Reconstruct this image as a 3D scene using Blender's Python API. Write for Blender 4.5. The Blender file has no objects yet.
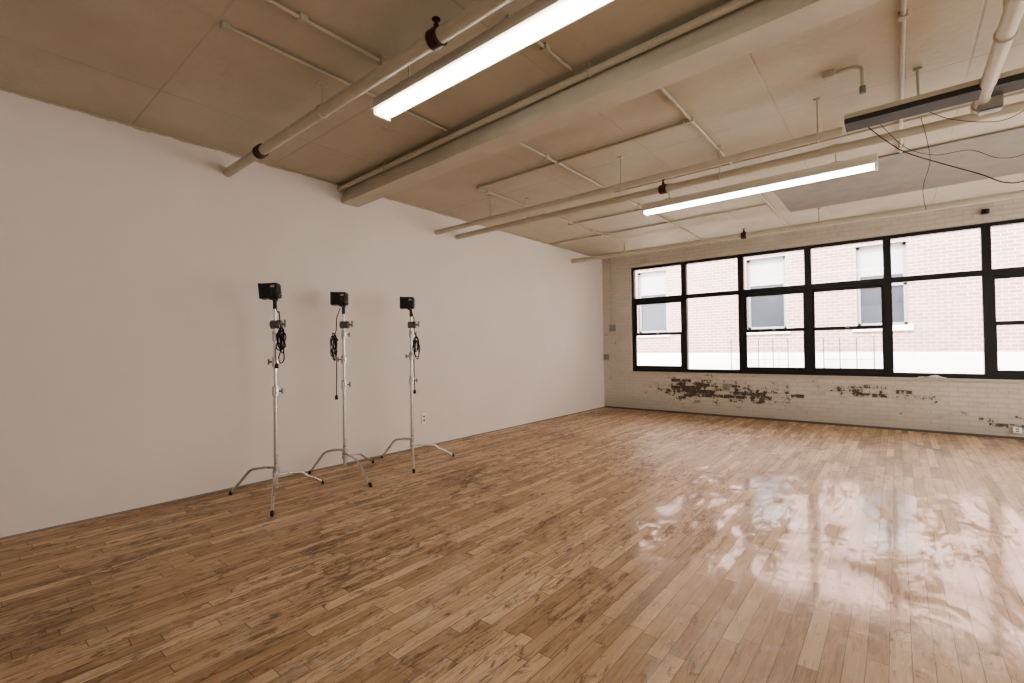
import bpy, bmesh, math, random
from mathutils import Vector, Matrix
random.seed(4)
SC = bpy.context.scene
COL = SC.collection
PI = math.pi
V = Vector
try:
    SC.view_settings.look = 'AgX - Medium High Contrast'
except Exception as ex:
    print(ex)

# ------------------------------------------------------------------ camera
FPX = 468.0
yaw, pitch, roll = math.radians(39.44), math.radians(0.83), math.radians(0.78)
CAM = V((5.28, 0, 1.4))
F0 = V((-math.sin(yaw), math.cos(yaw), 0)); R0 = V((math.cos(yaw), math.sin(yaw), 0))
FW = F0*math.cos(pitch) + V((0, 0, math.sin(pitch)))
U0 = R0.cross(FW)
RT = R0*math.cos(roll) - U0*math.sin(roll)
UP = R0*math.sin(roll) + U0*math.cos(roll)
cd = bpy.data.cameras.new('camera'); cam = bpy.data.objects.new('camera', cd); COL.objects.link(cam)
cd.sensor_fit = 'HORIZONTAL'; cd.sensor_width = 36; cd.lens = FPX/1024*36
cd.clip_start = 0.05; cd.clip_end = 200
mw = Matrix.Identity(4)
for i, ax in enumerate((RT, UP, -FW)):
    for j in range(3): mw[j][i] = ax[j]
mw.translation = CAM
cam.matrix_world = mw
SC.camera = cam

def P(px, py, axis, val):
    d = FW*FPX + RT*(px-512) + UP*(341.5-py)
    k = 'xyz'.index(axis)
    return CAM + d*((val-CAM[k])/d[k])

# ------------------------------------------------------------------ materials
def newmat(name):
    m = bpy.data.materials.new(name); m.use_nodes = True
    nt = m.node_tree; nt.nodes.clear()
    out = nt.nodes.new('ShaderNodeOutputMaterial')
    return m, nt, out
def N(nt, typ, ins=None, **props):
    n = nt.nodes.new(typ)
    for k, v in props.items(): setattr(n, k, v)
    for k, v in (ins or {}).items():
        s = n.inputs[k]
        if isinstance(v, bpy.types.NodeSocket): nt.links.new(v, s)
        else: s.default_value = v
    return n
def M(nt, op, a, b=None, c=None, clamp=False):
    ins = {0: a}
    if b is not None: ins[1] = b
    if c is not None: ins[2] = c
    return N(nt, 'ShaderNodeMath', ins, operation=op, use_clamp=clamp).outputs[0]
def MIX(nt, f, a, b, blend='MIX'):
    n = nt.nodes.new('ShaderNodeMix'); n.data_type = 'RGBA'; n.blend_type = blend
    for s, v in ((n.inputs[0], f), (n.inputs[6], a), (n.inputs[7], b)):
        if isinstance(v, bpy.types.NodeSocket): nt.links.new(v, s)
        else: s.default_value = v
    return n.outputs[2]
def c4(c): return (c[0], c[1], c[2], 1)
def sstep(nt, v, a, b, lo=0.0, hi=1.0):
    n = N(nt, 'ShaderNodeMapRange', {0: v, 1: a, 2: b, 3: lo, 4: hi}, interpolation_type='SMOOTHSTEP')
    return n.outputs[0]
def POS(nt): return N(nt, 'ShaderNodeNewGeometry').outputs['Position']

def simple(name, col, rough=.5, metal=0, var=.12, scale=14, bump=0, bscale=60, spec=.5):
    m, nt, out = newmat(name)
    pos = N(nt, 'ShaderNodeTexCoord').outputs['Object']
    no = N(nt, 'ShaderNodeTexNoise', {'Vector': pos, 'Scale': scale, 'Detail': 5.0})
    lo = [max(0, c*(1-var)) for c in col]; hi = [min(1, c*(1+var)) for c in col]
    cc = MIX(nt, no.outputs[0], c4(lo), c4(hi))
    ro = M(nt, 'MULTIPLY_ADD', no.outputs[0], .2*rough, rough*.9)
    p = N(nt, 'ShaderNodeBsdfPrincipled', {'Base Color': cc, 'Roughness': ro, 'Metallic': metal, 'Specular IOR Level': spec})
    if bump:
        nb = N(nt, 'ShaderNodeTexNoise', {'Vector': pos, 'Scale': bscale, 'Detail': 4.0})
        b = N(nt, 'ShaderNodeBump', {'Strength': bump, 'Distance': .01, 'Height': nb.outputs[0]})
        nt.links.new(b.outputs[0], p.inputs['Normal'])
    nt.links.new(p.outputs[0], out.inputs[0])
    return m

def emis(name, col, st):
    m, nt, out = newmat(name)
    pos = N(nt, 'ShaderNodeTexCoord').outputs['Object']
    no = N(nt, 'ShaderNodeTexNoise', {'Vector': pos, 'Scale': 6.0})
    cc = MIX(nt, no.outputs[0], c4([c*.96 for c in col]), c4(col))
    e = N(nt, 'ShaderNodeEmission', {'Color': cc, 'Strength': st})
    nt.links.new(e.outputs[0], out.inputs[0]); return m

def glassmat(name):
    m, nt, out = newmat(name)
    pos = POS(nt)
    no = N(nt, 'ShaderNodeTexNoise', {'Vector': pos, 'Scale': 3.0})
    tr = N(nt, 'ShaderNodeBsdfTransparent', {'Color': MIX(nt, no.outputs[0], (.93, .95, .95, 1), (.98, .98, .98, 1))})
    gl = N(nt, 'ShaderNodeBsdfGlossy', {'Color': (1, 1, 1, 1), 'Roughness': .03})
    fr = N(nt, 'ShaderNodeFresnel', {'IOR': 1.35})
    mx = N(nt, 'ShaderNodeMixShader', {0: fr.outputs[0], 1: tr.outputs[0], 2: gl.outputs[0]})
    nt.links.new(mx.outputs[0], out.inputs[0]); return m

def floormat():
    m, nt, out = newmat('worn strip wood floor')
    pos = POS(nt)
    s = N(nt, 'ShaderNodeSeparateXYZ', {0: pos}); x, y = s.outputs[0], s.outputs[1]
    W = .078
    r = M(nt, 'DIVIDE', x, W); row = M(nt, 'FLOOR', r); fx = M(nt, 'FRACT', r)
    rn = N(nt, 'ShaderNodeTexWhiteNoise', {'W': row}, noise_dimensions='1D').outputs['Value']
    L = M(nt, 'MULTIPLY_ADD', rn, .65, .5)
    yy = M(nt, 'ADD', M(nt, 'DIVIDE', y, L), M(nt, 'MULTIPLY', rn, 37.3))
    idd = M(nt, 'FLOOR', yy); fy = M(nt, 'FRACT', yy)
    cv = N(nt, 'ShaderNodeCombineXYZ', {0: row, 1: idd, 2: 0.0})
    wn = N(nt, 'ShaderNodeTexWhiteNoise', {'Vector': cv.outputs[0]}, noise_dimensions='2D')
    w1 = wn.outputs['Value']
    ex = M(nt, 'MULTIPLY', M(nt, 'MINIMUM', fx, M(nt, 'SUBTRACT', 1.0, fx)), W)
    ey = M(nt, 'MULTIPLY', M(nt, 'MINIMUM', fy, M(nt, 'SUBTRACT', 1.0, fy)), L)
    ed = M(nt, 'MINIMUM', ex, ey)
    gap = sstep(nt, ed, .0006, .003, 1.0, 0.0)
    gv = N(nt, 'ShaderNodeCombineXYZ', {0: M(nt, 'MULTIPLY_ADD', x, 42.0, M(nt, 'MULTIPLY', w1, 60.0)), 1: M(nt, 'MULTIPLY', y, 3.4), 2: M(nt, 'MULTIPLY', w1, 31.0)})
    grain = N(nt, 'ShaderNodeTexNoise', {'Vector': gv.outputs[0], 'Scale': 1.0, 'Detail': 7.0, 'Roughness': .7, 'Distortion': .8}).outputs[0]
    ramp = N(nt, 'ShaderNodeValToRGB', {0: M(nt, 'ADD', M(nt, 'MULTIPLY', w1, .60), M(nt, 'MULTIPLY_ADD', grain, 1.3, -.40))})
    cr = ramp.color_ramp
    cr.elements[0].position = 0; cr.elements[0].color = (.225, .135, .074, 1)
    cr.elements[1].position = 1; cr.elements[1].color = (.80, .62, .43, 1)
    e = cr.elements.new(.3); e.color = (.435, .29, .168, 1)
    e = cr.elements.new(.65); e.color = (.595, .42, .262, 1)
    # dark stains and wear, local to boards, heavier on the side of the white wall
    sv = N(nt, 'ShaderNodeCombineXYZ', {0: M(nt, 'MULTIPLY_ADD', x, 18.0, M(nt, 'MULTIPLY', w1, 12.0)), 1: M(nt, 'MULTIPLY', y, 5.0), 2: M(nt, 'MULTIPLY', w1, 9.0)})
    st = N(nt, 'ShaderNodeTexNoise', {'Vector': sv.outputs[0], 'Scale': 1.0, 'Detail': 9.0, 'Roughness': .78, 'Distortion': .9}).outputs[0]
    big = N(nt, 'ShaderNodeTexNoise', {'Vector': pos, 'Scale': .9, 'Detail': 5.0, 'Roughness': .6}).outputs[0]
    bias = sstep(nt, x, 2.0, 6.5, .035, -.03)
    stm = M(nt, 'MULTIPLY', sstep(nt, M(nt, 'ADD', M(nt, 'ADD', st, bias), M(nt, 'MULTIPLY_ADD', big, .3, -.15)), .53, .64), .80)
    col = MIX(nt, stm, ramp.outputs[0], (.12, .070, .042, 1))
    # long dark worn streaks running with the boards
    kv = N(nt, 'ShaderNodeCombineXYZ', {0: M(nt, 'MULTIPLY', x, 5.5), 1: M(nt, 'MULTIPLY', y, .9), 2: 4.0})
    kk = N(nt, 'ShaderNodeTexNoise', {'Vector': kv.outputs[0], 'Scale': 1.0, 'Detail': 8.0, 'Roughness': .7, 'Distortion': .5}).outputs[0]
    col = MIX(nt, M(nt, 'MULTIPLY', sstep(nt, M(nt, 'ADD', kk, bias), .53, .69), .34), col, (.15, .098, .065, 1))
    # pale worn scuffs
    sc = N(nt, 'ShaderNodeTexNoise', {'Vector': pos, 'Scale': 2.6, 'Detail': 9.0, 'Roughness': .74, 'Distortion': .8}).outputs[0]
    scm = M(nt, 'MULTIPLY', sstep(nt, sc, .53, .70), .42)
    col = MIX(nt, scm, col, (.70, .58, .46, 1))
    col = MIX(nt, M(nt, 'MULTIPLY', gap, .8), col, (.055, .032, .02, 1))
    # sealer patches: glossy on the side away from the white wall, worn satin elsewhere
    gvec = N(nt, 'ShaderNodeCombineXYZ', {0: M(nt, 'MULTIPLY', x, 2.3), 1: M(nt, 'MULTIPLY', y, 1.0), 2: 0.0}).outputs[0]
    gp = N(nt, 'ShaderNodeTexNoise', {'Vector': gvec, 'Scale': .9, 'Detail': 12.0, 'Roughness': .77, 'Distortion': .8}).outputs[0]
    gp = M(nt, 'ADD', gp, M(nt, 'MULTIPLY_ADD', w1, .08, -.04))
    gp = M(nt, 'ADD', gp, sstep(nt, x, 2.6, 5.0, .16, -.05))
    gp = M(nt, 'ADD', gp, sstep(nt, y, 4.0, 7.5, 0.0, .10))
    mask = sstep(nt, gp, .44, .56, 1.0, 0.0)
    ro = M(nt, 'ADD', M(nt, 'MULTIPLY_ADD', mask, -.16, .42), M(nt, 'MULTIPLY', grain, .1))
    h = M(nt, 'ADD', M(nt, 'MULTIPLY', gap, -1.0), M(nt, 'MULTIPLY', grain, .3))
    b1 = N(nt, 'ShaderNodeBump', {'Strength': .25, 'Distance': .003, 'Height': h})
    b2 = N(nt, 'ShaderNodeBump', {'Strength': .06, 'Distance': .002, 'Height': h})
    fine = N(nt, 'ShaderNodeTexNoise', {'Vector': pos, 'Scale': 9.0, 'Detail': 8.0, 'Roughness': .7, 'Distortion': 2.0}).outputs[0]
    p = N(nt, 'ShaderNodeBsdfPrincipled', {'Base Color': col, 'Roughness': ro, 'Specular IOR Level': .45, 'Normal': b1.outputs[0],
          'Coat Weight': mask, 'Coat Roughness': sstep(nt, fine, .46, .68, .085, .27), 'Coat Normal': b2.outputs[0], 'Coat IOR': 2.2})
    nt.links.new(p.outputs[0], out.inputs[0]); return m

def plaster(name, col, var=.06, scale=1.2, bump=.08, ragged=None):
    m, nt, out = newmat(name)
    pos = POS(nt)
    n1 = N(nt, 'ShaderNodeTexNoise', {'Vector': pos, 'Scale': scale, 'Detail': 6.0, 'Roughness': .6}).outputs[0]
    n2 = N(nt, 'ShaderNodeTexNoise', {'Vector': pos, 'Scale': 45.0, 'Detail': 4.0}).outputs[0]
    cc = MIX(nt, n1, c4([c*(1-var) for c in col]), c4([min(1, c*(1+var)) for c in col]))
    if ragged:
        z = N(nt, 'ShaderNodeSeparateXYZ', {0: pos}).outputs[2]
        n3 = N(nt, 'ShaderNodeTexNoise', {'Vector': pos, 'Scale': 3.2, 'Detail': 9.0, 'Roughness': .75}).outputs[0]
        rg = sstep(nt, M(nt, 'ADD', z, M(nt, 'MULTIPLY_ADD', n3, .08, -.04)), ragged-.005, ragged+.005)
        cc = MIX(nt, rg, cc, (.50, .44, .34, 1))
    b = N(nt, 'ShaderNodeBump', {'Strength': bump, 'Distance': .006, 'Height': n2})
    p = N(nt, 'ShaderNodeBsdfPrincipled', {'Base Color': cc, 'Roughness': .75, 'Specular IOR Level': .25, 'Normal': b.outputs[0]})
    nt.links.new(p.outputs[0], out.inputs[0]); return m

def ceilmat():
    m, nt, out = newmat('cream painted ceiling boards')
    pos = POS(nt)
    s = N(nt, 'ShaderNodeSeparateXYZ', {0: pos}); x, y = s.outputs[0], s.outputs[1]
    n1 = N(nt, 'ShaderNodeTexNoise', {'Vector': pos, 'Scale': 1.1, 'Detail': 9.0, 'Roughness': .66}).outputs[0]
    cc = MIX(nt, sstep(nt, n1, .3, .7), (.525, .475, .372, 1), (.60, .55, .442, 1))
    def seam(v, w, off):
        f = M(nt, 'FRACT', M(nt, 'MULTIPLY_ADD', v, 1/w, off))
        return sstep(nt, M(nt, 'MULTIPLY', M(nt, 'MINIMUM', f, M(nt, 'SUBTRACT', 1.0, f)), w), .002, .012, 1.0, 0.0)
    sm = M(nt, 'MAXIMUM', seam(x, 1.22, .3), seam(y, 1.22, .12))
    n3 = N(nt, 'ShaderNodeTexNoise', {'Vector': pos, 'Scale': 1.3, 'Detail': 3.0}).outputs[0]
    smm = M(nt, 'MULTIPLY', sm, sstep(nt, n3, .4, .6, .05, .36))
    cc = MIX(nt, smm, cc, (.26, .215, .155, 1))
    n4 = N(nt, 'ShaderNodeTexNoise', {'Vector': pos, 'Scale': 4.0, 'Detail': 11.0, 'Roughness': .78}).outputs[0]
    cc = MIX(nt, M(nt, 'MULTIPLY', sstep(nt, n4, .58, .74), .32), cc, (.30, .25, .18, 1))
    n2 = N(nt, 'ShaderNodeTexNoise', {'Vector': pos, 'Scale': 18.0, 'Detail': 6.0}).outputs[0]
    h = M(nt, 'ADD', n2, M(nt, 'MULTIPLY', sm, -1.0))
    b = N(nt, 'ShaderNodeBump', {'Strength': .28, 'Distance': .01, 'Height': h})
    p = N(nt, 'ShaderNodeBsdfPrincipled', {'Base Color': cc, 'Roughness': .6, 'Specular IOR Level': .35, 'Normal': b.outputs[0]})
    nt.links.new(p.outputs[0], out.inputs[0]); return m

def peelbrick():
    m, nt, out = newmat('white painted brick with flaked paint')
    pos = POS(nt)
    s = N(nt, 'ShaderNodeSeparateXYZ', {0: pos}); x, y, z = s.outputs
    vec = N(nt, 'ShaderNodeCombineXYZ', {0: M(nt, 'ADD', x, y), 1: z, 2: 0.0}).outputs[0]
    br = N(nt, 'ShaderNodeTexBrick', {'Vector': vec, 'Color1': (0, 0, 0, 1), 'Color2': (1, 1, 1, 1), 'Mortar': (.4, .4, .4, 1), 'Scale': 1.0,
           'Mortar Size': .007, 'Mortar Smooth': .3, 'Brick Width': .21, 'Row Height': .072})
    bw = N(nt, 'ShaderNodeSeparateColor', {0: br.outputs['Color']}).outputs[0]
    no = N(nt, 'ShaderNodeTexNoise', {'Vector': pos, 'Scale': 9.0, 'Detail': 9.0, 'Roughness': .74}).outputs[0]
    def blob(cx, cz, sx, sz):
        a = M(nt, 'POWER', M(nt, 'DIVIDE', M(nt, 'SUBTRACT', x, cx), sx), 2.0)
        b = M(nt, 'POWER', M(nt, 'DIVIDE', M(nt, 'SUBTRACT', z, cz), sz), 2.0)
        return M(nt, 'EXPONENT', M(nt, 'MULTIPLY', M(nt, 'ADD', a, b), -1.0))
    loc = M(nt, 'MAXIMUM', blob(2.1, .52, .8, .28), M(nt, 'MULTIPLY', blob(3.2, .46, .95, .22), .9))
    loc = M(nt, 'MAXIMUM', loc, M(nt, 'MULTIPLY', blob(4.8, .58, .8, .12), .70))
    loc = M(nt, 'MAXIMUM', loc, M(nt, 'MULTIPLY', blob(6.6, .25, .8, .14), .45))
    t = M(nt, 'ADD', M(nt, 'ADD', no, M(nt, 'MULTIPLY', bw, .25)), M(nt, 'MULTIPLY', loc, .34))
    mask = sstep(nt, t, .86, .885)
    n1 = N(nt, 'ShaderNodeTexNoise', {'Vector': pos, 'Scale': 2.0, 'Detail': 6.0}).outputs[0]
    paint = MIX(nt, n1, (.55, .50, .43, 1), (.75, .695, .615, 1))
    paint = MIX(nt, M(nt, 'MULTIPLY', sstep(nt, t, .70, .855), .34), paint, (.40, .35, .29, 1))
    paint = MIX(nt, M(nt, 'MULTIPLY', br.outputs['Fac'], .22), paint, (.34, .29, .245, 1))
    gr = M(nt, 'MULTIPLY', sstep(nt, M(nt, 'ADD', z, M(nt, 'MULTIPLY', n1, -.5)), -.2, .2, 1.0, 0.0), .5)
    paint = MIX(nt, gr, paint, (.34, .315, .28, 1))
    n5 = N(nt, 'ShaderNodeTexNoise', {'Vector': pos, 'Scale': 24.0, 'Detail': 4.0}).outputs[0]
    raw = MIX(nt, n5, (.045, .038, .032, 1), (.19, .155, .125, 1))
    cc = MIX(nt, mask, paint, raw)
    h = M(nt, 'ADD', M(nt, 'MULTIPLY', br.outputs['Fac'], -1.0), M(nt, 'MULTIPLY', mask, -.6))
    h = M(nt, 'ADD', h, M(nt, 'MULTIPLY', n5, .3))
    b = N(nt, 'ShaderNodeBump', {'Strength': .55, 'Distance': .01, 'Height': h})
    p = N(nt, 'ShaderNodeBsdfPrincipled', {'Base Color': cc, 'Roughness': .6, 'Specular IOR Level': .35, 'Normal': b.outputs[0]})
    nt.links.new(p.outputs[0], out.inputs[0]); return m

def outerbrick():
    m, nt, out = newmat('pale red brick facade')
    pos = POS(nt)
    s = N(nt, 'ShaderNodeSeparateXYZ', {0: pos}); x, y, z = s.outputs
    vec = N(nt, 'ShaderNodeCombineXYZ', {0: M(nt, 'ADD', x, y), 1: z, 2: 0.0}).outputs[0]
    br = N(nt, 'ShaderNodeTexBrick', {'Vector': vec, 'Color1': (.21, .10, .08, 1), 'Color2': (.30, .155, .126, 1), 'Mortar': (.43, .365, .33, 1), 'Scale': 1.0,
           'Mortar Size': .009, 'Mortar Smooth': .3, 'Brick Width': .22, 'Row Height': .085})
    no = N(nt, 'ShaderNodeTexNoise', {'Vector': pos, 'Scale': 1.2, 'Detail': 5.0}).outputs[0]
    cc = MIX(nt, M(nt, 'MULTIPLY', no, .32), br.outputs['Color'], (.51, .42, .375, 1))
    p = N(nt, 'ShaderNodeBsdfPrincipled', {'Base Color': cc, 'Roughness': .85})
    nt.links.new(p.outputs[0], out.inputs[0]); return m

MT = dict(
    floor=floormat(), wall=plaster('white painted drywall', (.825, .765, .722), ragged=3.437), plain=plaster('off white wall', (.76, .71, .65)),
    ceil=ceilmat(), beam=simple('cream beam paint', (.57, .52, .42), .5, var=.18, scale=3, bump=.18, bscale=14),
    pipe=simple('cream pipe paint', (.55, .505, .405), .42, var=.15, scale=7, bump=.1, bscale=30),
    conduit=simple('beige conduit paint', (.51, .465, .365), .5, var=.15, scale=9),
    red=simple('dark oxide red', (.05, .012, .01), .45),
    peel=peelbrick(), brick=outerbrick(), stone=simple('pale stone', (.74, .70, .66), .8, var=.08, scale=3),
    ledge=simple('dirty cream ledge', (.58, .53, .46), .7, var=.15, scale=4),
    black=simple('black window paint', (.010, .010, .011), .4), glass=glassmat('clear glass'),
    bplastic=simple('black plastic', (.012, .012, .013), .42, bump=.1, bscale=200), rubber=simple('black rubber', (.012, .012, .013), .6),
    chrome=simple('brushed steel', (.62, .61, .60), .28, metal=1, var=.08, scale=40), dsteel=simple('dull grey steel', (.24, .23, .22), .45, metal=.8),
    lens=simple('dark lens glass', (.012, .012, .015), .2, var=.1), tag=simple('pale printed tag', (.45, .43, .36), .5, var=.4, scale=120),
    plate=simple('white plastic plate', (.90, .88, .85), .4, var=.03), slot=simple('dark slot', (.2, .19, .18), .6),
    base=simple('grey shadow strip', (.30, .26, .23), .7, var=.3, scale=5), dbase=simple('dark base strip', (.13, .105, .09), .7, var=.3, scale=5),
    chan=simple('dull dark steel channel', (.04, .036, .032), .6, var=.25),
    panel=simple('grey ribbed panel', (.28, .255, .22), .7, var=.3, scale=4, bump=.2, bscale=20), tin=simple('beige enamel metal', (.70, .655, .57), .4, var=.05),
    lamp=emis('lit tube', (1.0, .985, .93), 16.0), cloth=simple('white cloth', (.85, .82, .78), .9, var=.05),
    outpane=simple('grey window glass', (.05, .052, .062), .15, var=.2, scale=2), outframe=simple('pale grey frame', (.26, .245, .245), .6),
    blind=simple('pale window blind', (.36, .34, .335), .8, var=.06),
    roof=simple('pale roof gravel', (.62, .59, .56), .9, var=.15, scale=8), greybox=simple('grey metal box', (.34, .32, .29), .5, metal=.3),
    rod=simple('weathered rod', (.07, .062, .06), .6),
)

# ------------------------------------------------------------------ mesh builder
def spl(pts, n=8, closed=False):
    pts = [V(p) for p in pts]; out = []
    m = len(pts)
    for i in range(m-1 if not closed else m):
        if closed: a, b, c, d = pts[(i-1) % m], pts[i], pts[(i+1) % m], pts[(i+2) % m]
        else: a, b, c, d = pts[max(i-1, 0)], pts[i], pts[i+1], pts[min(i+2, m-1)]
        for k in range(n):
            t = k/n
            out.append(.5*((2*b) + (c-a)*t + (2*a-5*b+4*c-d)*t*t + (3*b-a-3*c+d)*t**3))
    if not closed: out.append(pts[-1])
    return out

class MB:
    def __init__(s): s.bm = bmesh.new()
    def box(s, c, d, rot=None, bev=0, seg=2):
        m = Matrix.Translation(V(c)) @ (rot.to_4x4() if rot else Matrix.Identity(4)) @ Matrix.Diagonal((d[0], d[1], d[2], 1))
        r = bmesh.ops.create_cube(s.bm, size=1, matrix=m)
        if bev:
            es = list({e for v in r['verts'] for e in v.link_edges})
            bmesh.ops.bevel(s.bm, geom=es, offset=bev, segments=seg, affect='EDGES', profile=.6)
        return s
    def bb(s, x0, x1, y0, y1, z0, z1, bev=0):
        return s.box(((x0+x1)/2, (y0+y1)/2, (z0+z1)/2), (x1-x0, y1-y0, z1-z0), None, bev)
    def tube(s, pts, r, seg=10):
        pts = [V(p) for p in pts]; n = len(pts)
        rs = r if isinstance(r, (list, tuple)) else [r]*n
        tg = []
        for i in range(n):
            t = pts[min(i+1, n-1)] - pts[max(i-1, 0)]
            tg.append(t.normalized() if t.length > 1e-9 else V((0, 0, 1)))
        a = V((0, 0, 1)) if abs(tg[0].z) < .9 else V((1, 0, 0))
        nn = tg[0].cross(a).normalized(); rings = []
        for i in range(n):
            nn = (nn - tg[i]*nn.dot(tg[i]))
            nn = nn.normalized() if nn.length > 1e-6 else tg[i].orthogonal().normalized()
            bb = tg[i].cross(nn)
            rings.append([s.bm.verts.new(pts[i] + (nn*math.cos(2*PI*k/seg) + bb*math.sin(2*PI*k/seg))*rs[i]) for k in range(seg)])
        for i in range(n-1):
            for k in range(seg):
                s.bm.faces.new((rings[i][k], rings[i][(k+1) % seg], rings[i+1][(k+1) % seg], rings[i+1][k]))
        s.bm.faces.new(rings[0][::-1]); s.bm.faces.new(rings[-1])
        return s
    def cyl(s, a, b, r, seg=16): return s.tube([a, b], r, seg)
    def lathe(s, prof, origin=(0, 0, 0), axis=(0, 0, 1), seg=18):
        ax = V(axis).normalized(); o = V(origin)
        return s.tube([o + ax*z + ax*1e-7*i for i, (r, z) in enumerate(prof)], [r for r, z in prof], seg)
    def build(s, name, mat, parent=None, loc=None, bottom=True):
        bmesh.ops.recalc_face_normals(s.bm, faces=s.bm.faces)
        me = bpy.data.meshes.new(name)
        o = bpy.data.objects.new(name, me); COL.objects.link(o)
        if parent is None and loc is None:
            xs = [v.co for v in s.bm.verts]
            mn = V((min(v.x for v in xs), min(v.y for v in xs), min(v.z for v in xs)))
            mx = V((max(v.x for v in xs), max(v.y for v in xs), max(v.z for v in xs)))
            loc = V(((mn.x+mx.x)/2, (mn.y+mx.y)/2, mn.z))
            bmesh.ops.translate(s.bm, verts=s.bm.verts, vec=-loc)
        s.bm.to_mesh(me); s.bm.free()
        for p in me.polygons: p.use_smooth = True
        me.set_sharp_from_angle(angle=math.radians(38))
        me.materials.append(MT[mat] if isinstance(mat, str) else mat)
        if loc is not None: o.location = loc
        if parent: o.parent = parent
        return o

def tag(o, label, cat, group=None, kind=None):
    o['label'] = label; o['category'] = cat
    if group: o['group'] = group
    if kind: o['kind'] = kind
    return o
def thing(name, label, cat, loc=(0, 0, 0), rz=0, group=None, kind=None):
    o = bpy.data.objects.new(name, None); COL.objects.link(o)
    o.location = loc; o.rotation_euler = (0, 0, rz); o.empty_display_size = .1
    return tag(o, label, cat, group, kind)

# ------------------------------------------------------------------ room shell
RX, RY0, RY1, H = 9.1, -3.6, 9.77, 3.46
ZB, ZT = .85, 3.16
SK = -.035                                  # the beam stands slightly askew to the window wall
def B0(x): return 3.13 + SK*x               # near face of the beam at x
def B1(x): return 3.36 + SK*x               # far face
XB = [.70, 1.86, 2.96, 4.07, 5.18, 6.33, 7.45, 8.57]
def struct(name, mb, mat, label, cat): return tag(mb.build(name, mat), label, cat, kind='structure')
struct('floor', MB().bb(-.2, RX+.2, RY0-.2, RY1+.3, -.15, 0), 'floor', 'worn brown strip wood floor with glossy patches', 'floor')
struct('ceiling', MB().bb(-.2, RX+.2, RY0-.2, RY1+.3, H, H+.2), 'ceil', 'cream painted ceiling with seams and pipes under it', 'ceiling')
struct('wall_left', MB().bb(-.2, 0, RY0-.2, RY1+.3, 0, H), 'wall', 'long plain white drywall behind the three stands', 'wall')
struct('wall_right', MB().bb(RX, RX+.2, RY0-.2, RY1+.3, 0, H), 'plain', 'plain off white side wall', 'wall')
struct('wall_back', MB().bb(0, RX, RY0-.2, RY0, 0, H), 'plain', 'plain off white rear wall', 'wall')
w = MB()
w.bb(0, RX, RY1, RY1+.3, 0, ZB); w.bb(0, RX, RY1, RY1+.3, ZT, H)
w.bb(0, XB[0], RY1, RY1+.3, ZB, ZT); w.bb(XB[-1], RX, RY1, RY1+.3, ZB, ZT)
struct('wall_front', w, 'peel', 'white painted brick wall with flaked dark patches around the windows', 'wall')
struct('shadow_strip_left', MB().bb(0, .010, RY0, RY1, 0, .016), 'base', 'thin grey strip for the shadow gap along foot of white wall', 'baseboard')  # grey strip stands in for the thin shadow gap at the wall foot
struct('baseboard_front', MB().bb(.012, RX, RY1-.012, RY1, 0, .035), 'dbase', 'thin dark strip along foot of brick wall', 'baseboard')
struct('trim_1', MB().bb(XB[0]-.02, XB[-1]+.02, RY1-.03, RY1+.06, ZB-.03, ZB, .006), 'ledge', 'pale window ledge below the black frames', 'window ledge')
# beam: deep box with a stepped lower flange
bmb = MB()
prof = [(0, .025, H), (0, .025, 3.275), (0, 0, 3.275), (0, 0, 3.225), (1, 0, 3.225), (1, 0, 3.275), (1, -.025, 3.275), (1, -.025, H)]
va = [bmb.bm.verts.new((0, (B1 if k else B0)(0)+a, b)) for k, a, b in prof]; vb = [bmb.bm.verts.new((RX, (B1 if k else B0)(RX)+a, b)) for k, a, b in prof]
for i in range(8): bmb.bm.faces.new((va[i], va[(i+1) % 8], vb[(i+1) % 8], vb[i]))
bmb.bm.faces.new(va[::-1]); bmb.bm.faces.new(vb)
struct('ceiling_beam', bmb, 'beam', 'deep cream painted beam crossing the ceiling', 'beam')

# windows
kinds = ['dh', 'pic', 'dh', 'dh', 'pic', 'dh', 'dh']
where = ['leftmost black framed window beside the corner', 'second window from the corner with one tall lower pane', 'third window from the corner with sliding sashes',
         'fourth window from the corner with sliding sashes', 'wide fifth window with one tall lower pane', 'window cut by the right edge of the photo', 'window beyond the right edge']
FY = RY1+.05
for i, k in enumerate(kinds):
    x0, x1 = XB[i], XB[i+1]; cx = (x0+x1)/2
    t = thing('window_%d' % (i+1), where[i], 'window', (cx, FY, ZB), kind='structure')
    a, b, hh = x0-cx, x1-cx, ZT-ZB
    m = MB(); m.bb(a, a+.052, 0, .1, 0, hh); m.bb(b-.052, b, 0, .1, 0, hh)
    m.bb(a+.052, b-.052, 0, .1, 0, .07); m.bb(a+.052, b-.052, 0, .1, hh-.055, hh); m.bb(a+.052, b-.052, 0, .1, 1.535, 1.62)
    m.build('frame', 'black', t)
    a += .052; b -= .052
    MB().bb(a, b, .05, .056, 1.62, hh-.055).build('transom_pane', 'glass', t)
    if k == 'pic':
        MB().bb(a, b, .05, .056, .07, 1.535).build('pane', 'glass', t)
    else:
        for nm, z0, z1, yy in (('upper_sash', .79, 1.535, .055), ('lower_sash', .07, .85, .012)):
            m = MB(); m.bb(a, a+.035, yy, yy+.035, z0, z1); m.bb(b-.035, b, yy, yy+.035, z0, z1)
            m.bb(a+.035, b-.035, yy, yy+.035, z0, z0+.06); m.bb(a+.035, b-.035, yy, yy+.035, z1-.06, z1)
            s_ = m.build(nm, 'black', t)
            MB().bb(a+.035, b-.035, yy+.015, yy+.02, z0+.06, z1-.06).build('pane', 'glass', s_)
        MB().bb(-.03, .03, -.002, .012, .81, .84, .003).build('sash_lock', 'dsteel', t)

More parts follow.
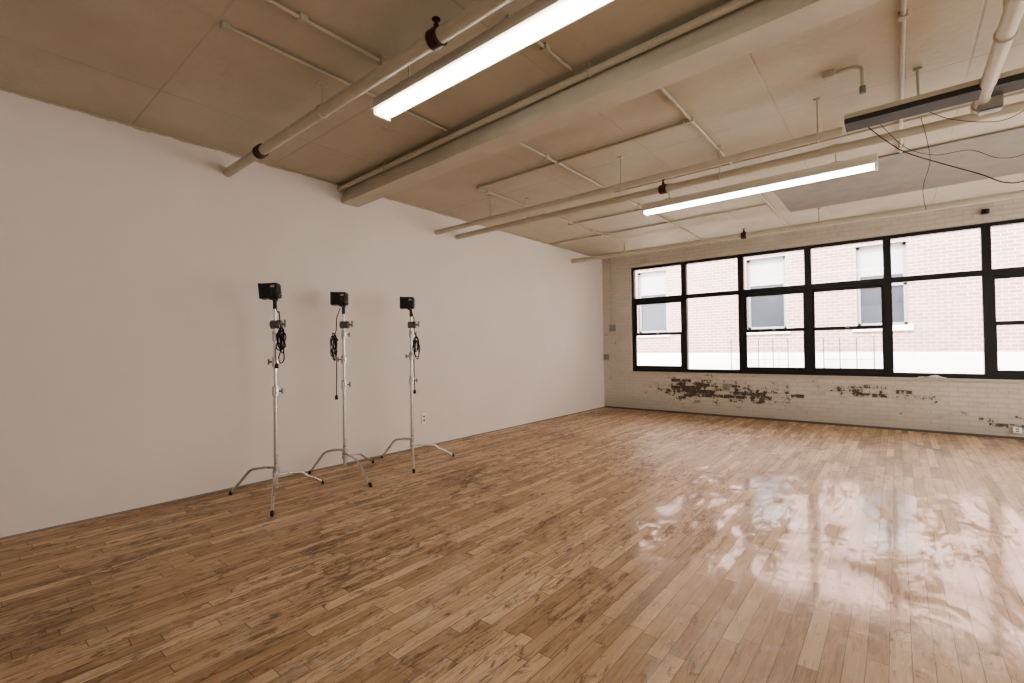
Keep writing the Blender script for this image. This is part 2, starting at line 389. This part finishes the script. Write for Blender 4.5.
# ------------------------------------------------------------------ outside
BY = 15.0
bt = thing('brick_building', 'pale red brick building across the yard seen through the windows', 'building', (3.5, BY, -.5))
ox = 3.5
wins = [(-4.9, -3.9), (-1.5, -.5), (1.9, 2.9), (4.5, 5.5), (7.9, 8.9), (11.3, 12.3)]
wz0, wz1 = 1.85, 3.90
m = MB(); m.bb(-9-ox, 17-ox, 0, .5, 0, wz0+.5); m.bb(-9-ox, 17-ox, 0, .5, wz1+.5, 6.6)
xs = [-9] + [v for p_ in wins for v in p_] + [17]
for k in range(0, len(xs), 2): m.bb(xs[k]-ox, xs[k+1]-ox, 0, .5, wz0+.5, wz1+.5)
m.build('wall', 'brick', bt)
for (a, b) in wins:
    a -= ox; b -= ox
    m = MB(); z0, z1 = wz0+.5, wz1+.5; zm = (z0+z1)/2
    for q in ((a, a+.07, z0, z1), (b-.07, b, z0, z1), (a, b, z0, z0+.07), (a, b, z1-.07, z1), (a, b, zm-.035, zm+.035)):
        m.bb(q[0], q[1], .12, .2, q[2], q[3])
    f_ = m.build('window_frame', 'outframe', bt)
    MB().bb(a+.07, b-.07, .16, .165, z0+.07, z1-.07).build('pane', 'outpane', f_)
    MB().bb(a+.07, b-.07, .14, .145, zm+.25, z1-.07).build('blind', 'blind', f_)
    MB().bb(a-.1, b+.1, -.06, .15, z0-.14, z0).build('sill', 'stone', bt)
struct('outside_roof', MB().bb(-9, 17, 10.3, BY, -.6, .3), 'roof', 'pale flat roof outside below the windows', 'roof')
tag(MB().bb(-6, 15, 12.9, 13.1, .3, 1.2, .02).build('parapet_wall', 'stone'), 'low white parapet wall outside below the brick building', 'parapet', kind='structure')
for n_, (x0, x1, lab) in enumerate(((2.05, 3.3, 'thin dark railing outside seen through the third window'), (4.0, 4.9, 'thin dark railing outside seen through the fourth window'))):
    t = thing('roof_railing', lab, 'railing', (x0, 12.6, .3), group='railings by the parapet')
    cnt = 5 if n_ == 0 else 4
    for k in range(cnt):
        xx = (x1-x0)*k/(cnt-1)
        MB().cyl((xx, 0, 0), (xx, 0, 1.25), .011, 8).build('post', 'rod', t)
    m = MB()
    for z in (.5, .75, 1.0): m.cyl((0, 0, z), (x1-x0, 0, z), .005, 6)
    m.build('wire', 'rod', t)

# ------------------------------------------------------------------ ceiling services
def pipe_x(label, y, z, x0, x1, r, couplings=(), heads=(), hang=(), group='pipes running across the ceiling', rz=0):
    t = thing('ceiling_pipe', label, 'pipe', (0, y, z), rz, group=group)
    MB().cyl((x0, 0, 0), (x1, 0, 0), r, 18).build('pipe', 'pipe', t)
    for cx in couplings:
        MB().lathe([(r*1.05, -.05), (r*1.35, -.045), (r*1.35, -.018), (r*1.2, -.012), (r*1.2, .012), (r*1.35, .018), (r*1.35, .045), (r*1.05, .05)], (cx, 0, 0), (1, 0, 0)).build('coupling', 'red', t)
    for cx in heads:
        h_ = MB().lathe([(r*1.25, -.04), (r*1.35, -.035), (r*1.35, .035), (r*1.25, .04)], (cx, 0, 0), (1, 0, 0)).build('tee', 'red', t)
        MB().lathe([(.016, 0), (.016, .04), (.009, .045), (.009, .065), (.026, .068), (.026, .072), (.004, .076)], (cx, 0, r), (0, 0, 1), 12).build('sprinkler_head', 'red', t)
    for cx in hang:
        m = MB(); m.cyl((cx, 0, r), (cx, 0, H-z), .006, 8); m.box((cx, 0, H-z-.006), (.05, .05, .012))
        m.tube([(cx, (r+.004)*math.cos(a), (r+.004)*math.sin(a)) for a in [2*PI*k/16 for k in range(17)]], .006, 6)
        m.build('hanger', 'conduit', t)
    return t
pipe_x('thick cream sprinkler pipe left of the near fluorescent light', 1.85, 3.24, .001, RX-.001, .043, (.80,), (3.21,), (1.9, 4.3, 6.6))
pipe_x('cream pipe ending at the dark channel, first beyond the beam', 4.67, 3.14, .001, 4.97, .034, (), (), (1.1, 3.0, 4.8))
pipe_x('cream sprinkler pipe beyond the beam, the farther of two side by side', 5.10, 3.15, .001, RX-.001, .038, (), (3.3,), (1.4, 3.9, 7.4))
pipe_x('cream pipe running close along the top of the window wall', 8.45, 3.22, .001, RX-.001, .042, (), (3.35,), (1.2, 4.4, 7.2))
pipe_x('slim cream pipe tucked along the near side of the beam', B0(0)-.035, 3.39, .003, RX-.003, .026, (), (), (1.0, 3.6, 6.4), rz=math.atan(SK))
# main along y
t = thing('ceiling_pipe', 'cream pipe at the top right corner running towards the windows', 'pipe', (5.80, 0, 3.18), group='pipes running across the ceiling')
MB().cyl((0, RY0+.001, 0), (0, 4.98, 0), .043, 20).build('pipe', 'pipe', t)
MB().lathe([(.043, 0), (.055, .004), (.055, .06), (.043, .07)], (0, 4.93, 0), (0, 1, 0)).build('end_cap', 'pipe', t)
for yy in (1.0, 3.9):
    m = MB(); m.cyl((0, yy, .043), (0, yy, H-3.18), .007, 8); m.tube([(.047*math.cos(a), yy, .047*math.sin(a)) for a in [2*PI*k/16 for k in range(17)]], .007, 6)
    m.build('hanger', 'conduit', t)

def conduit(label, pts, r=.013, clips=()):
    t = thing('ceiling_conduit', label, 'conduit', pts[0], group='thin conduits on the ceiling')
    o = V(pts[0])
    MB().tube([V(p)-o for p in pts], r, 10).build('tube', 'conduit', t)
    for c in clips:
        MB().box(V(c)-o, (.05, .05, 2*r+.012), None, .004).build('clip', 'conduit', t)
    return t
zc = H-.019
conduit('thin conduit on the left of the near ceiling running up to the beam', [(2.07, 1.1, zc), (2.07, B0(2.07)-.08, zc)], .013, [(2.07, 1.12, zc), (2.07, 2.3, zc)])
conduit('thin conduit meeting the left end of the near fluorescent light', [(2.5, RY0+.01, zc), (2.5, 2.01, zc)], .014, [(2.5, 1.4, zc), (2.5, 1.97, zc)])
conduit('short conduit between the near fluorescent light and the beam', [(3.47, 2.2, zc), (3.47, B0(3.47)-.08, zc)], .013, [(3.47, 2.6, zc)])
t = conduit('conduit running above the near fluorescent light on its left side', [(2.35, 1.93, 3.31), (7.5, 1.93, 3.31)], .014)
for xx in (.2, 2.0, 4.2):
    MB().box((xx, 0, 0), (.04, .05, .045), None, .004).cyl((xx, 0, 0), (xx, 0, H-3.31), .006, 8).build('hanger_clip', 'greybox', t)
conduit('left of two long conduits running from the beam to the windows', [(2.42, B1(2.42)+.01, zc), (2.42, RY1-.005, zc)], .014, [(2.42, 4.1, zc), (2.42, 6.4, zc), (2.42, 8.0, zc)])
conduit('right of two long conduits running from the beam to the windows', [(3.88, B1(3.88)+.01, zc), (3.88, 9.2, zc)], .014, [(3.88, 4.3, zc), (3.88, 6.8, zc)])
conduit('crosswise conduit just beyond the beam ending at a small clip', [(1.2, 4.3, zc), (3.85, 4.3, zc)], .014, [(1.25, 4.3, zc), (3.8, 4.3, zc)])
conduit('short conduit high on the ceiling near the left end of the far light', [(1.1, 6.6, zc), (2.4, 6.6, zc)], .013, [(1.2, 6.6, zc)])
conduit('crosswise conduit in the far bay close to the window pipe', [(.05, 7.6, zc), (3.86, 7.6, zc)], .013, [(1.0, 7.6, zc), (3.0, 7.6, zc)])
conduit('lengthwise conduit near the white wall in the far half of the ceiling', [(1.2, 4.32, zc), (1.2, 8.4, zc)], .013, [(1.2, 4.5, zc), (1.2, 7.2, zc)])
conduit('lengthwise conduit right of the far fluorescent light on the ceiling', [(5.35, B1(5.35)+.01, zc), (5.35, 6.5, zc)], .014, [(5.35, 3.8, zc), (5.35, 6.3, zc)])
conduit('crosswise conduit passing above the far fluorescent light', [(2.45, 5.62, zc), (6.8, 5.62, zc)], .012, [(3.2, 5.62, zc), (4.6, 5.62, zc)])

struct('ceiling_panel', MB().bb(4.05, 8.9, 6.55, 8.3, H-.02, H-.001), 'panel', 'greyish ceiling panel in the far bay before the windows', 'ceiling panel')

# channel
t = thing('cable_channel', 'dull dark cable channel with a cream top hanging at right', 'cable channel', (4.99, 4.66, 3.13))
m = MB(); ll = RX-.005-4.99
m.bb(0, ll, -.100, .100, .088, .094); m.bb(0, ll, -.100, -.094, .06, .088); m.bb(0, ll, .094, .100, .06, .088)
m.build('cover', 'conduit', t)
m = MB()
m.bb(0, ll, -.093, .093, .02, .026); m.bb(0, ll, -.093, -.087, .026, .088); m.bb(0, ll, .087, .093, .026, .088); m.bb(0, .006, -.087, .087, .026, .088)
m.build('channel', 'chan', t)
for xx in (.45, 1.7, 3.2):
    MB().cyl((xx, 0, .094), (xx, 0, H-3.13), .009, 8).box((xx, 0, H-3.136), (.05, .05, .012)).build('hanger_rod', 'conduit', t)
t = thing('junction_box', 'small grey junction box fixed beside the dark cable channel', 'junction box', P(990, 104, 'y', 4.88))
MB().box((0, 0, 0), (.13, .1, .09), None, .006).build('body', 'greybox', t)
MB().box((0, 0, -.05), (.12, .09, .008), None, .003).build('cover', 'dsteel', t)
# drop bracket
p0 = P(862, 62, 'z', H)
t = thing('ceiling_conduit_drop', 'short bent conduit dropping from the ceiling near the channel end', 'conduit', (p0.x, p0.y, 3.25))
MB().tube(spl([(0, 0, 0), (0, 0, .12), (0, 0, .16), (-.03, 0, .185), (-.07, 0, .19), (-.2, 0, .19)], 6), .014, 10).build('tube', 'conduit', t)
MB().box((-.2, 0, .185), (.08, .08, .05), None, .005).build('box', 'conduit', t)
MB().cyl((0, 0, -.02), (0, 0, .03), .02, 12).build('bushing', 'dsteel', t)

# loose cables at right
def cable(name, label, pts, r, mat='rubber', n=8, grp='loose black cables under the ceiling'):
    return tag(MB().tube(spl(pts, n), r, 8).build(name, mat), label, 'cable', grp)
cable('hanging_cable', 'longest black cable sagging from the channel end to the right edge',
      [P(868, 127, 'y', 4.80), P(885, 140, 'y', 4.83), P(905, 152, 'y', 4.9), P(940, 163, 'y', 5.0), P(980, 174, 'y', 5.0), P(1003, 182, 'y', 5.0), P(1024, 181, 'y', 5.0), P(1060, 165, 'y', 4.9), P(1090, 110, 'y', 4.80)], .0038)
cable('hanging_cable', 'black cable looping just under the channel toward the right edge',
      [P(930, 112, 'y', 4.8), P(950, 119, 'y', 4.8), P(985, 122, 'y', 4.8), P(1010, 118, 'y', 4.8), P(1040, 100, 'y', 4.8)], .0024)
cable('hanging_cable', 'thin black wire sagging in a shallow arc between channel end and right edge',
      [P(880, 124, 'y', 4.80), P(905, 147, 'y', 4.86), P(935, 155, 'y', 4.9), P(970, 150, 'y', 4.9), P(1000, 158, 'y', 4.9), P(1030, 150, 'y', 4.88), P(1070, 105, 'y', 4.8)], .002)
cable('hanging_cable', 'thin loose wire dangling down before the window lintel',
      [P(921, 118, 'y', 4.80), P(927, 140, 'y', 4.80), P(930, 162, 'y', 4.81), P(923, 188, 'y', 4.80), P(926, 210, 'y', 4.80)], .0018, grp=None)
cable('wall_cable', 'thin pale cable drooping along the top of the white wall beside the beam',
      [P(283, 164, 'x', .012), P(300, 168, 'x', .012), P(318, 174, 'x', .012), P(334, 181, 'x', .012), P(352, 197, 'x', .012)], .006, 'greybox', grp=None)

# ------------------------------------------------------------------ fluorescent lights
def fluo(label, x0, y):
    L = 2.44
    t = thing('fluorescent_light', label, 'ceiling light', (x0+L/2, y, 3.13), group='lit fluorescent ceiling lights')
    h = L/2
    m = MB(); m.box((0, 0, .096), (L, .13, .076), None, .006)
    m.box((0, 0, .054), (L, .176, .008), None, .002)
    for s in (-1, 1): m.box((0, s*.090, .050), (L, .006, .024), None, .002)
    m.build('housing', 'tin', t)
    for s in (-1, 1):
        MB().cyl((-h+.03, s*.036, .024), (h-.03, s*.036, .024), .017, 16).build('tube', 'lamp', t)
    for s in (-1, 1):
        MB().box((s*(h-.014), 0, .027), (.026, .15, .05), None, .005).build('lamp_holder', 'tin', t)
        m = MB(); m.cyl((s*h*.72, 0, .13), (s*h*.72, 0, H-3.13), .006, 8); m.box((s*h*.72, 0, H-3.13-.006), (.06, .06, .012)); m.box((s*h*.72, 0, .14), (.07, .1, .012))
        m.build('hanger_rod', 'conduit', t)
    return t
fluo('large lit fluorescent light nearest the camera, before the beam', 2.32, 2.08)
fluo('smaller looking lit fluorescent light beyond the beam, toward the windows', 2.73, 5.88)

# ------------------------------------------------------------------ stands with lights and cables
def stand(label, c, legs, ztop, cols):
    t = thing('light_stand', label, 'light stand', (c[0], c[1], 0), group='steel light stands by the white wall')
    MB().cyl((0, 0, .09), (0, 0, 1.02), .0185, 18).build('lower_tube', 'chrome', t)
    MB().cyl((0, 0, 1.02), (0, 0, cols[1]), .0155, 18).build('middle_tube', 'chrome', t)
    MB().cyl((0, 0, cols[1]), (0, 0, ztop), .0125, 18).build('upper_tube', 'chrome', t)
    for k, z in enumerate((1.02, cols[0], cols[1])):
        r = (.030, .029, .027)[k]
        k_ = MB().lathe([(r*.8, -.05), (r, -.045), (r, .035), (r*.85, .05)], (0, 0, z)).box((r*.9, 0, 0+z), (.034, .026, .05), None, .004).build('collar', 'chrome', t)
        d = V((R0.x, R0.y, 0)) * (1 if k % 2 == 0 else -1)
        MB().cyl(d*r*.8+V((0, 0, z)), d*(r+.035)+V((0, 0, z)), .008, 8).cyl(d*(r+.035)+V((0, 0, z-.026)), d*(r+.035)+V((0, 0, z+.026)), .008, 8).build('handle', 'dsteel', k_)
    # grip head: round knuckle clamped on the riser
    zg = cols[1]+.11
    d = V((R0.x, R0.y, 0)); e = V((F0.x, F0.y, 0))
    g = MB().lathe([(.026, -.05), (.042, -.045), (.042, -.006), (.034, -.002), (.034, .002), (.042, .006), (.042, .045), (.026, .05)], V((0, 0, zg))+d*.012, d).build('grip_head', 'dsteel', t)
    MB().cyl(V((0, 0, zg))+d*.06, V((0, 0, zg))+d*.095, .01, 8).cyl(V((0, 0, zg-.03))+d*.095, V((0, 0, zg+.045))+d*.095, .009, 8).build('handle', 'dsteel', g)
    for k, (tx, ty) in enumerate(legs):
        v = V((tx-c[0], ty-c[1], 0)); rr = v.length; v.normalize()
        z = .29-.04*k
        MB().lathe([(.022, -.018), (.030, -.016), (.030, .016), (.022, .018)], (0, 0, z)).build('leg_collar', 'chrome', t)
        pts = [v*.02+V((0, 0, z)), v*.12+V((0, 0, z-.004)), v*(rr*.44)+V((0, 0, z-.02)), v*(rr*.54)+V((0, 0, z-.035)), v*(rr*.62)+V((0, 0, z-.07)), v*(rr*.80)+V((0, 0, z*.42)), v*(rr*.97)+V((0, 0, .03))]
        lg = MB().tube(spl(pts, 7), .0125, 12).build('leg', 'chrome', t)
        MB().tube([v*(rr*.955)+V((0, 0, .045)), v*(rr*.985)+V((0, 0, .016)), v*rr+V((0, 0, .0155))], [.0145, .0155, .013], 12).build('rubber_foot', 'rubber', lg)
    return t

def lamp(label, c, z, rz, tilt):
    t = thing('studio_light', label, 'studio light', (c[0], c[1], z), rz, group='black studio lights on the stands')
    MB().cyl((0, 0, 0), (0, 0, .08), .018, 14).box((.028, 0, .035), (.035, .014, .014), None, .003).build('mount_socket', 'bplastic', t)
    m = MB()
    m.box((0, 0.010, .084), (.164, .040, .008), None, .002)
    for s in (-1, 1): m.box((s*.080, 0.014, .13), (.007, .034, .095), None, .002)
    m.build('yoke', 'bplastic', t)
    R = Matrix.Rotation(tilt, 3, 'X'); o = V((0, .035, .170))
    m = MB(); m.box(o, (.136, .150, .142), R, .014, 3)
    for k in range(4): m.box(o + R @ V((0, -.076, -.042+.028*k)), (.11, .010, .009), R)
    body = m.build('body', 'bplastic', t)
    m = MB()
    for q in (.068, -.068): m.box(o + R @ V((0, .078, q)), (.140, .024, .010), R, .003)
    for s in (-1, 1): m.box(o + R @ V((s*.065, .078, 0)), (.010, .024, .130), R, .003)
    m.build('front_hood', 'bplastic', t)
    MB().box(o + R @ V((0, .076, 0)), (.122, .006, .122), R).build('lens', 'lens', t)
    for s in (-1, 1):
        MB().lathe([(.010, 0), (.017, .004), (.017, .018), (.011, .022)], V((s*.080, .022, .160)), (s, 0, 0), 12).build('tilt_knob', 'bplastic', t)
        MB().box(o + R @ V((s*.069, -.035, .036)), (.004, .036, .018), R).build('rating_tag', 'tag', body)
    return t

def coil(label, c, z, side, n, drop, zlamp, off):
    d = V((R0.x, R0.y, 0))*side; e = V((F0.x, F0.y, 0))*-1
    o = V((c[0], c[1], 0))
    pts = [o+e*.05+V((0, 0, zlamp-.03))+d*.02, o+e*.06+d*.05+V((0, 0, zlamp-.12)), o+e*.075+d*(off-.008)+V((0, 0, (zlamp+z)/2)), o+e*.075+d*off+V((0, 0, z+.02))]
    rnd = random.Random(int(z*1000)+n)
    for k in range(n):
        w_ = .012+.024*rnd.random(); h_ = .07+.08*rnd.random(); sh = .03*rnd.random(); ph = .7*(rnd.random()-.5); top = .07*rnd.random()
        for q in range(8):
            a = 2*PI*q/8
            pts.append(o + d*(off+sh+w_*math.sin(a+ph)+.016*(rnd.random()-.5)) + e*(.07+.04*rnd.random()) + V((0, 0, z-top-h_+h_*math.cos(a))))
    pts += [o+d*(off+.015)+e*.085+V((0, 0, z-.02)), o+d*.05+e*.085+V((0, 0, z-.2)), o+d*.055+e*.085+V((0, 0, z-drop))]
    t = thing('power_cable', label, 'cable', o+V((0, 0, z)), group='power cables hung on the stands')
    b = o+V((0, 0, z))
    MB().tube([p-b for p in spl(pts, 5)], .0052, 7).build('cord', 'rubber', t)
    p = pts[-1]-b
    MB().lathe([(.008, .03), (.015, .022), (.017, -.012), (.015, -.02)], p, (0, 0, 1), 12).build('plug', 'rubber', t)
    q = d*(off+.006)+e*.075+V((0, 0, -.08))
    MB().box(q, (.042, .042, .026), None, .006).build('strap', 'bplastic', t)
    return t

S = [((.66, 2.03), [(.22, 1.78), (1.17, 1.77), (.60, 2.54)], (1.3, 1.55)),
     ((.48, 2.86), [(.10, 2.64), (1.117, 2.77), (.257, 3.38)], (1.3, 1.58)),
     ((.60, 3.71), [(.12, 3.59), (1.04, 3.38), (.81, 4.22)], (1.32, 1.6))]
nm = ['nearest of the three steel light stands, left end of the row', 'middle steel light stand closest to the white wall', 'steel light stand nearest the windows, right end of the row']
nl = ['black studio light on the left stand, largest in the row', 'black studio light on the middle stand', 'black studio light on the right stand toward the windows']
nc = ['black cable coil hung on the right side of the left stand', 'black cable coil hung on the left side of the middle stand with a long tail', 'black cable coil hung on the right side of the right stand']
par = [(140, -5, 1, 6, .38, 1.64, .085), (136, 0, -1, 5, .72, 1.60, .058), (134, 0, 1, 5, .70, 1.58, .06)]
for k in range(3):
    c, lg, co = S[k]; a, ti, sd, n_, dr, zc_, off = par[k]
    stand(nm[k], c, lg, 1.81, co)
    lamp(nl[k], c, 1.812, math.radians(a), math.radians(ti))
    coil(nc[k], c, zc_, sd, n_, dr, 1.9, off)

# ------------------------------------------------------------------ wall fittings
def wallbox(name, label, cat, loc, size, axis, mat, slots=True):
    t = thing(name, label, cat, loc)
    w_, d_, h_ = size
    if axis == 'x':
        MB().box((d_/2, 0, 0), (d_, w_, h_), None, min(.004, d_/3)).build('plate', mat, t)
        if slots:
            for s in (-1, 1): MB().box((d_, 0, s*h_*.2), (.004, w_*.4, h_*.2), None, .001).build('socket', 'slot', t)
    else:
        MB().box((0, -d_/2, 0), (w_, d_, h_), None, min(.004, d_/3)).build('plate', mat, t)
        if slots:
            for s in (-1, 1): MB().box((0, -d_, s*h_*.2), (w_*.4, .004, h_*.2), None, .001).build('socket', 'slot', t)
    return t
wallbox('wall_outlet', 'white outlet plate low on the long white wall right of the stands', 'outlet', (0.0, 4.39, .41), (.085, .016, .135), 'x', 'plate')
p = P(607, 357, 'y', RY1); wallbox('switch_box', 'grey switch box on the pale pier beside the corner', 'switch', (p.x, RY1, p.z), (.11, .06, .13), 'y', 'greybox')
p = P(727, 387, 'y', RY1); wallbox('wall_outlet', 'grey outlet box on the flaked brick below the second window', 'outlet', (p.x, RY1, p.z), (.12, .05, .12), 'y', 'greybox')
p = P(1017, 430, 'y', RY1); wallbox('wall_outlet', 'white outlet box near the floor at the right edge', 'outlet', (p.x, RY1, p.z), (.09, .03, .08), 'y', 'plate')
p = P(613, 328, 'y', RY1)
t = thing('wall_conduit', 'grey box with a vertical conduit rising to the ceiling beside the corner', 'conduit box', (p.x, RY1, p.z))
MB().box((0, -.03, 0), (.13, .06, .16), None, .005).build('box', 'greybox', t)
MB().cyl((-.02, -.03, .08), (-.02, -.03, H-p.z-.002), .014, 10).build('tube', 'pipe', t)
MB().box((-.02, -.02, .7), (.06, .04, .03), None, .003).build('clip', 'pipe', t)
p = P(985, 212, 'y', RY1)
t = thing('wall_sensor', 'small black sensor box on the lintel above the right window', 'sensor', (p.x, RY1, p.z))
MB().box((0, -.03, 0), (.085, .06, .07), None, .01).build('body', 'bplastic', t)
MB().lathe([(.024, 0), (.024, .010), (.018, .022), (.006, .03)], (0, -.06, -.005), (0, -1, 0), 14).build('lens', 'lens', t)
# rag on ledge
p = P(932, 377, 'y', RY1-.02)
m = MB()
gx, gy = 14, 6; vs = []
for i in range(gx+1):
    rw = []
    for j in range(gy+1):
        u, v = i/gx-.5, j/gy-.5
        rw.append(m.bm.verts.new((p.x+u*.34, RY1+.005+v*.065, ZB+.004+.05*math.exp(-8*u*u)*(.6+.4*math.sin(9*u+5*v)) * (1-1.6*abs(v)) + .004*random.random())))
    vs.append(rw)
for i in range(gx):
    for j in range(gy): m.bm.faces.new((vs[i][j], vs[i+1][j], vs[i+1][j+1], vs[i][j+1]))
o = m.build('rag', 'cloth'); tag(o, 'crumpled white rag lying on the window ledge under the wide window', 'rag')
sd_ = o.modifiers.new('thickness', 'SOLIDIFY'); sd_.thickness = .004

# ------------------------------------------------------------------ light
wd = bpy.data.worlds.new('sky'); SC.world = wd; wd.use_nodes = True
wn = wd.node_tree; bg = wn.nodes['Background']; bg.inputs[0].default_value = (.98, .975, 1, 1); bg.inputs[1].default_value = 13.0
def light(name, typ, loc, rot, energy, col, **kw):
    l = bpy.data.lights.new(name, typ); l.energy = energy; l.color = col
    for k, v in kw.items(): setattr(l, k, v)
    o = bpy.data.objects.new(name, l); COL.objects.link(o); o.location = loc; o.rotation_euler = rot
    return o
light('sun', 'SUN', (5, -10, 20), (math.radians(42), 0, math.radians(-12)), 17.0, (1, .96, .92), angle=math.radians(8))
po = light('window_portal', 'AREA', ((XB[0]+XB[-1])/2, RY1+.28, (ZB+ZT)/2), (math.radians(-90), 0, 0), 1, (1, 1, 1), shape='RECTANGLE', size=XB[-1]-XB[0], size_y=ZT-ZB)
po.data.cycles.is_portal = True
light('fill_light_side', 'AREA', (RX-.1, 5.6, 1.72), (math.radians(90), 0, math.radians(90)), 185, (1, .965, .93), shape='RECTANGLE', size=7.0, size_y=3.2)  # unseen area light added at the right wall to brighten the interior
light('fill_light_rear', 'AREA', (6.0, RY0+.1, 1.7), (math.radians(90), 0, 0), 34, (1, .96, .89), shape='RECTANGLE', size=4.0, size_y=2.4)  # unseen fill added behind the camera, no fixture there
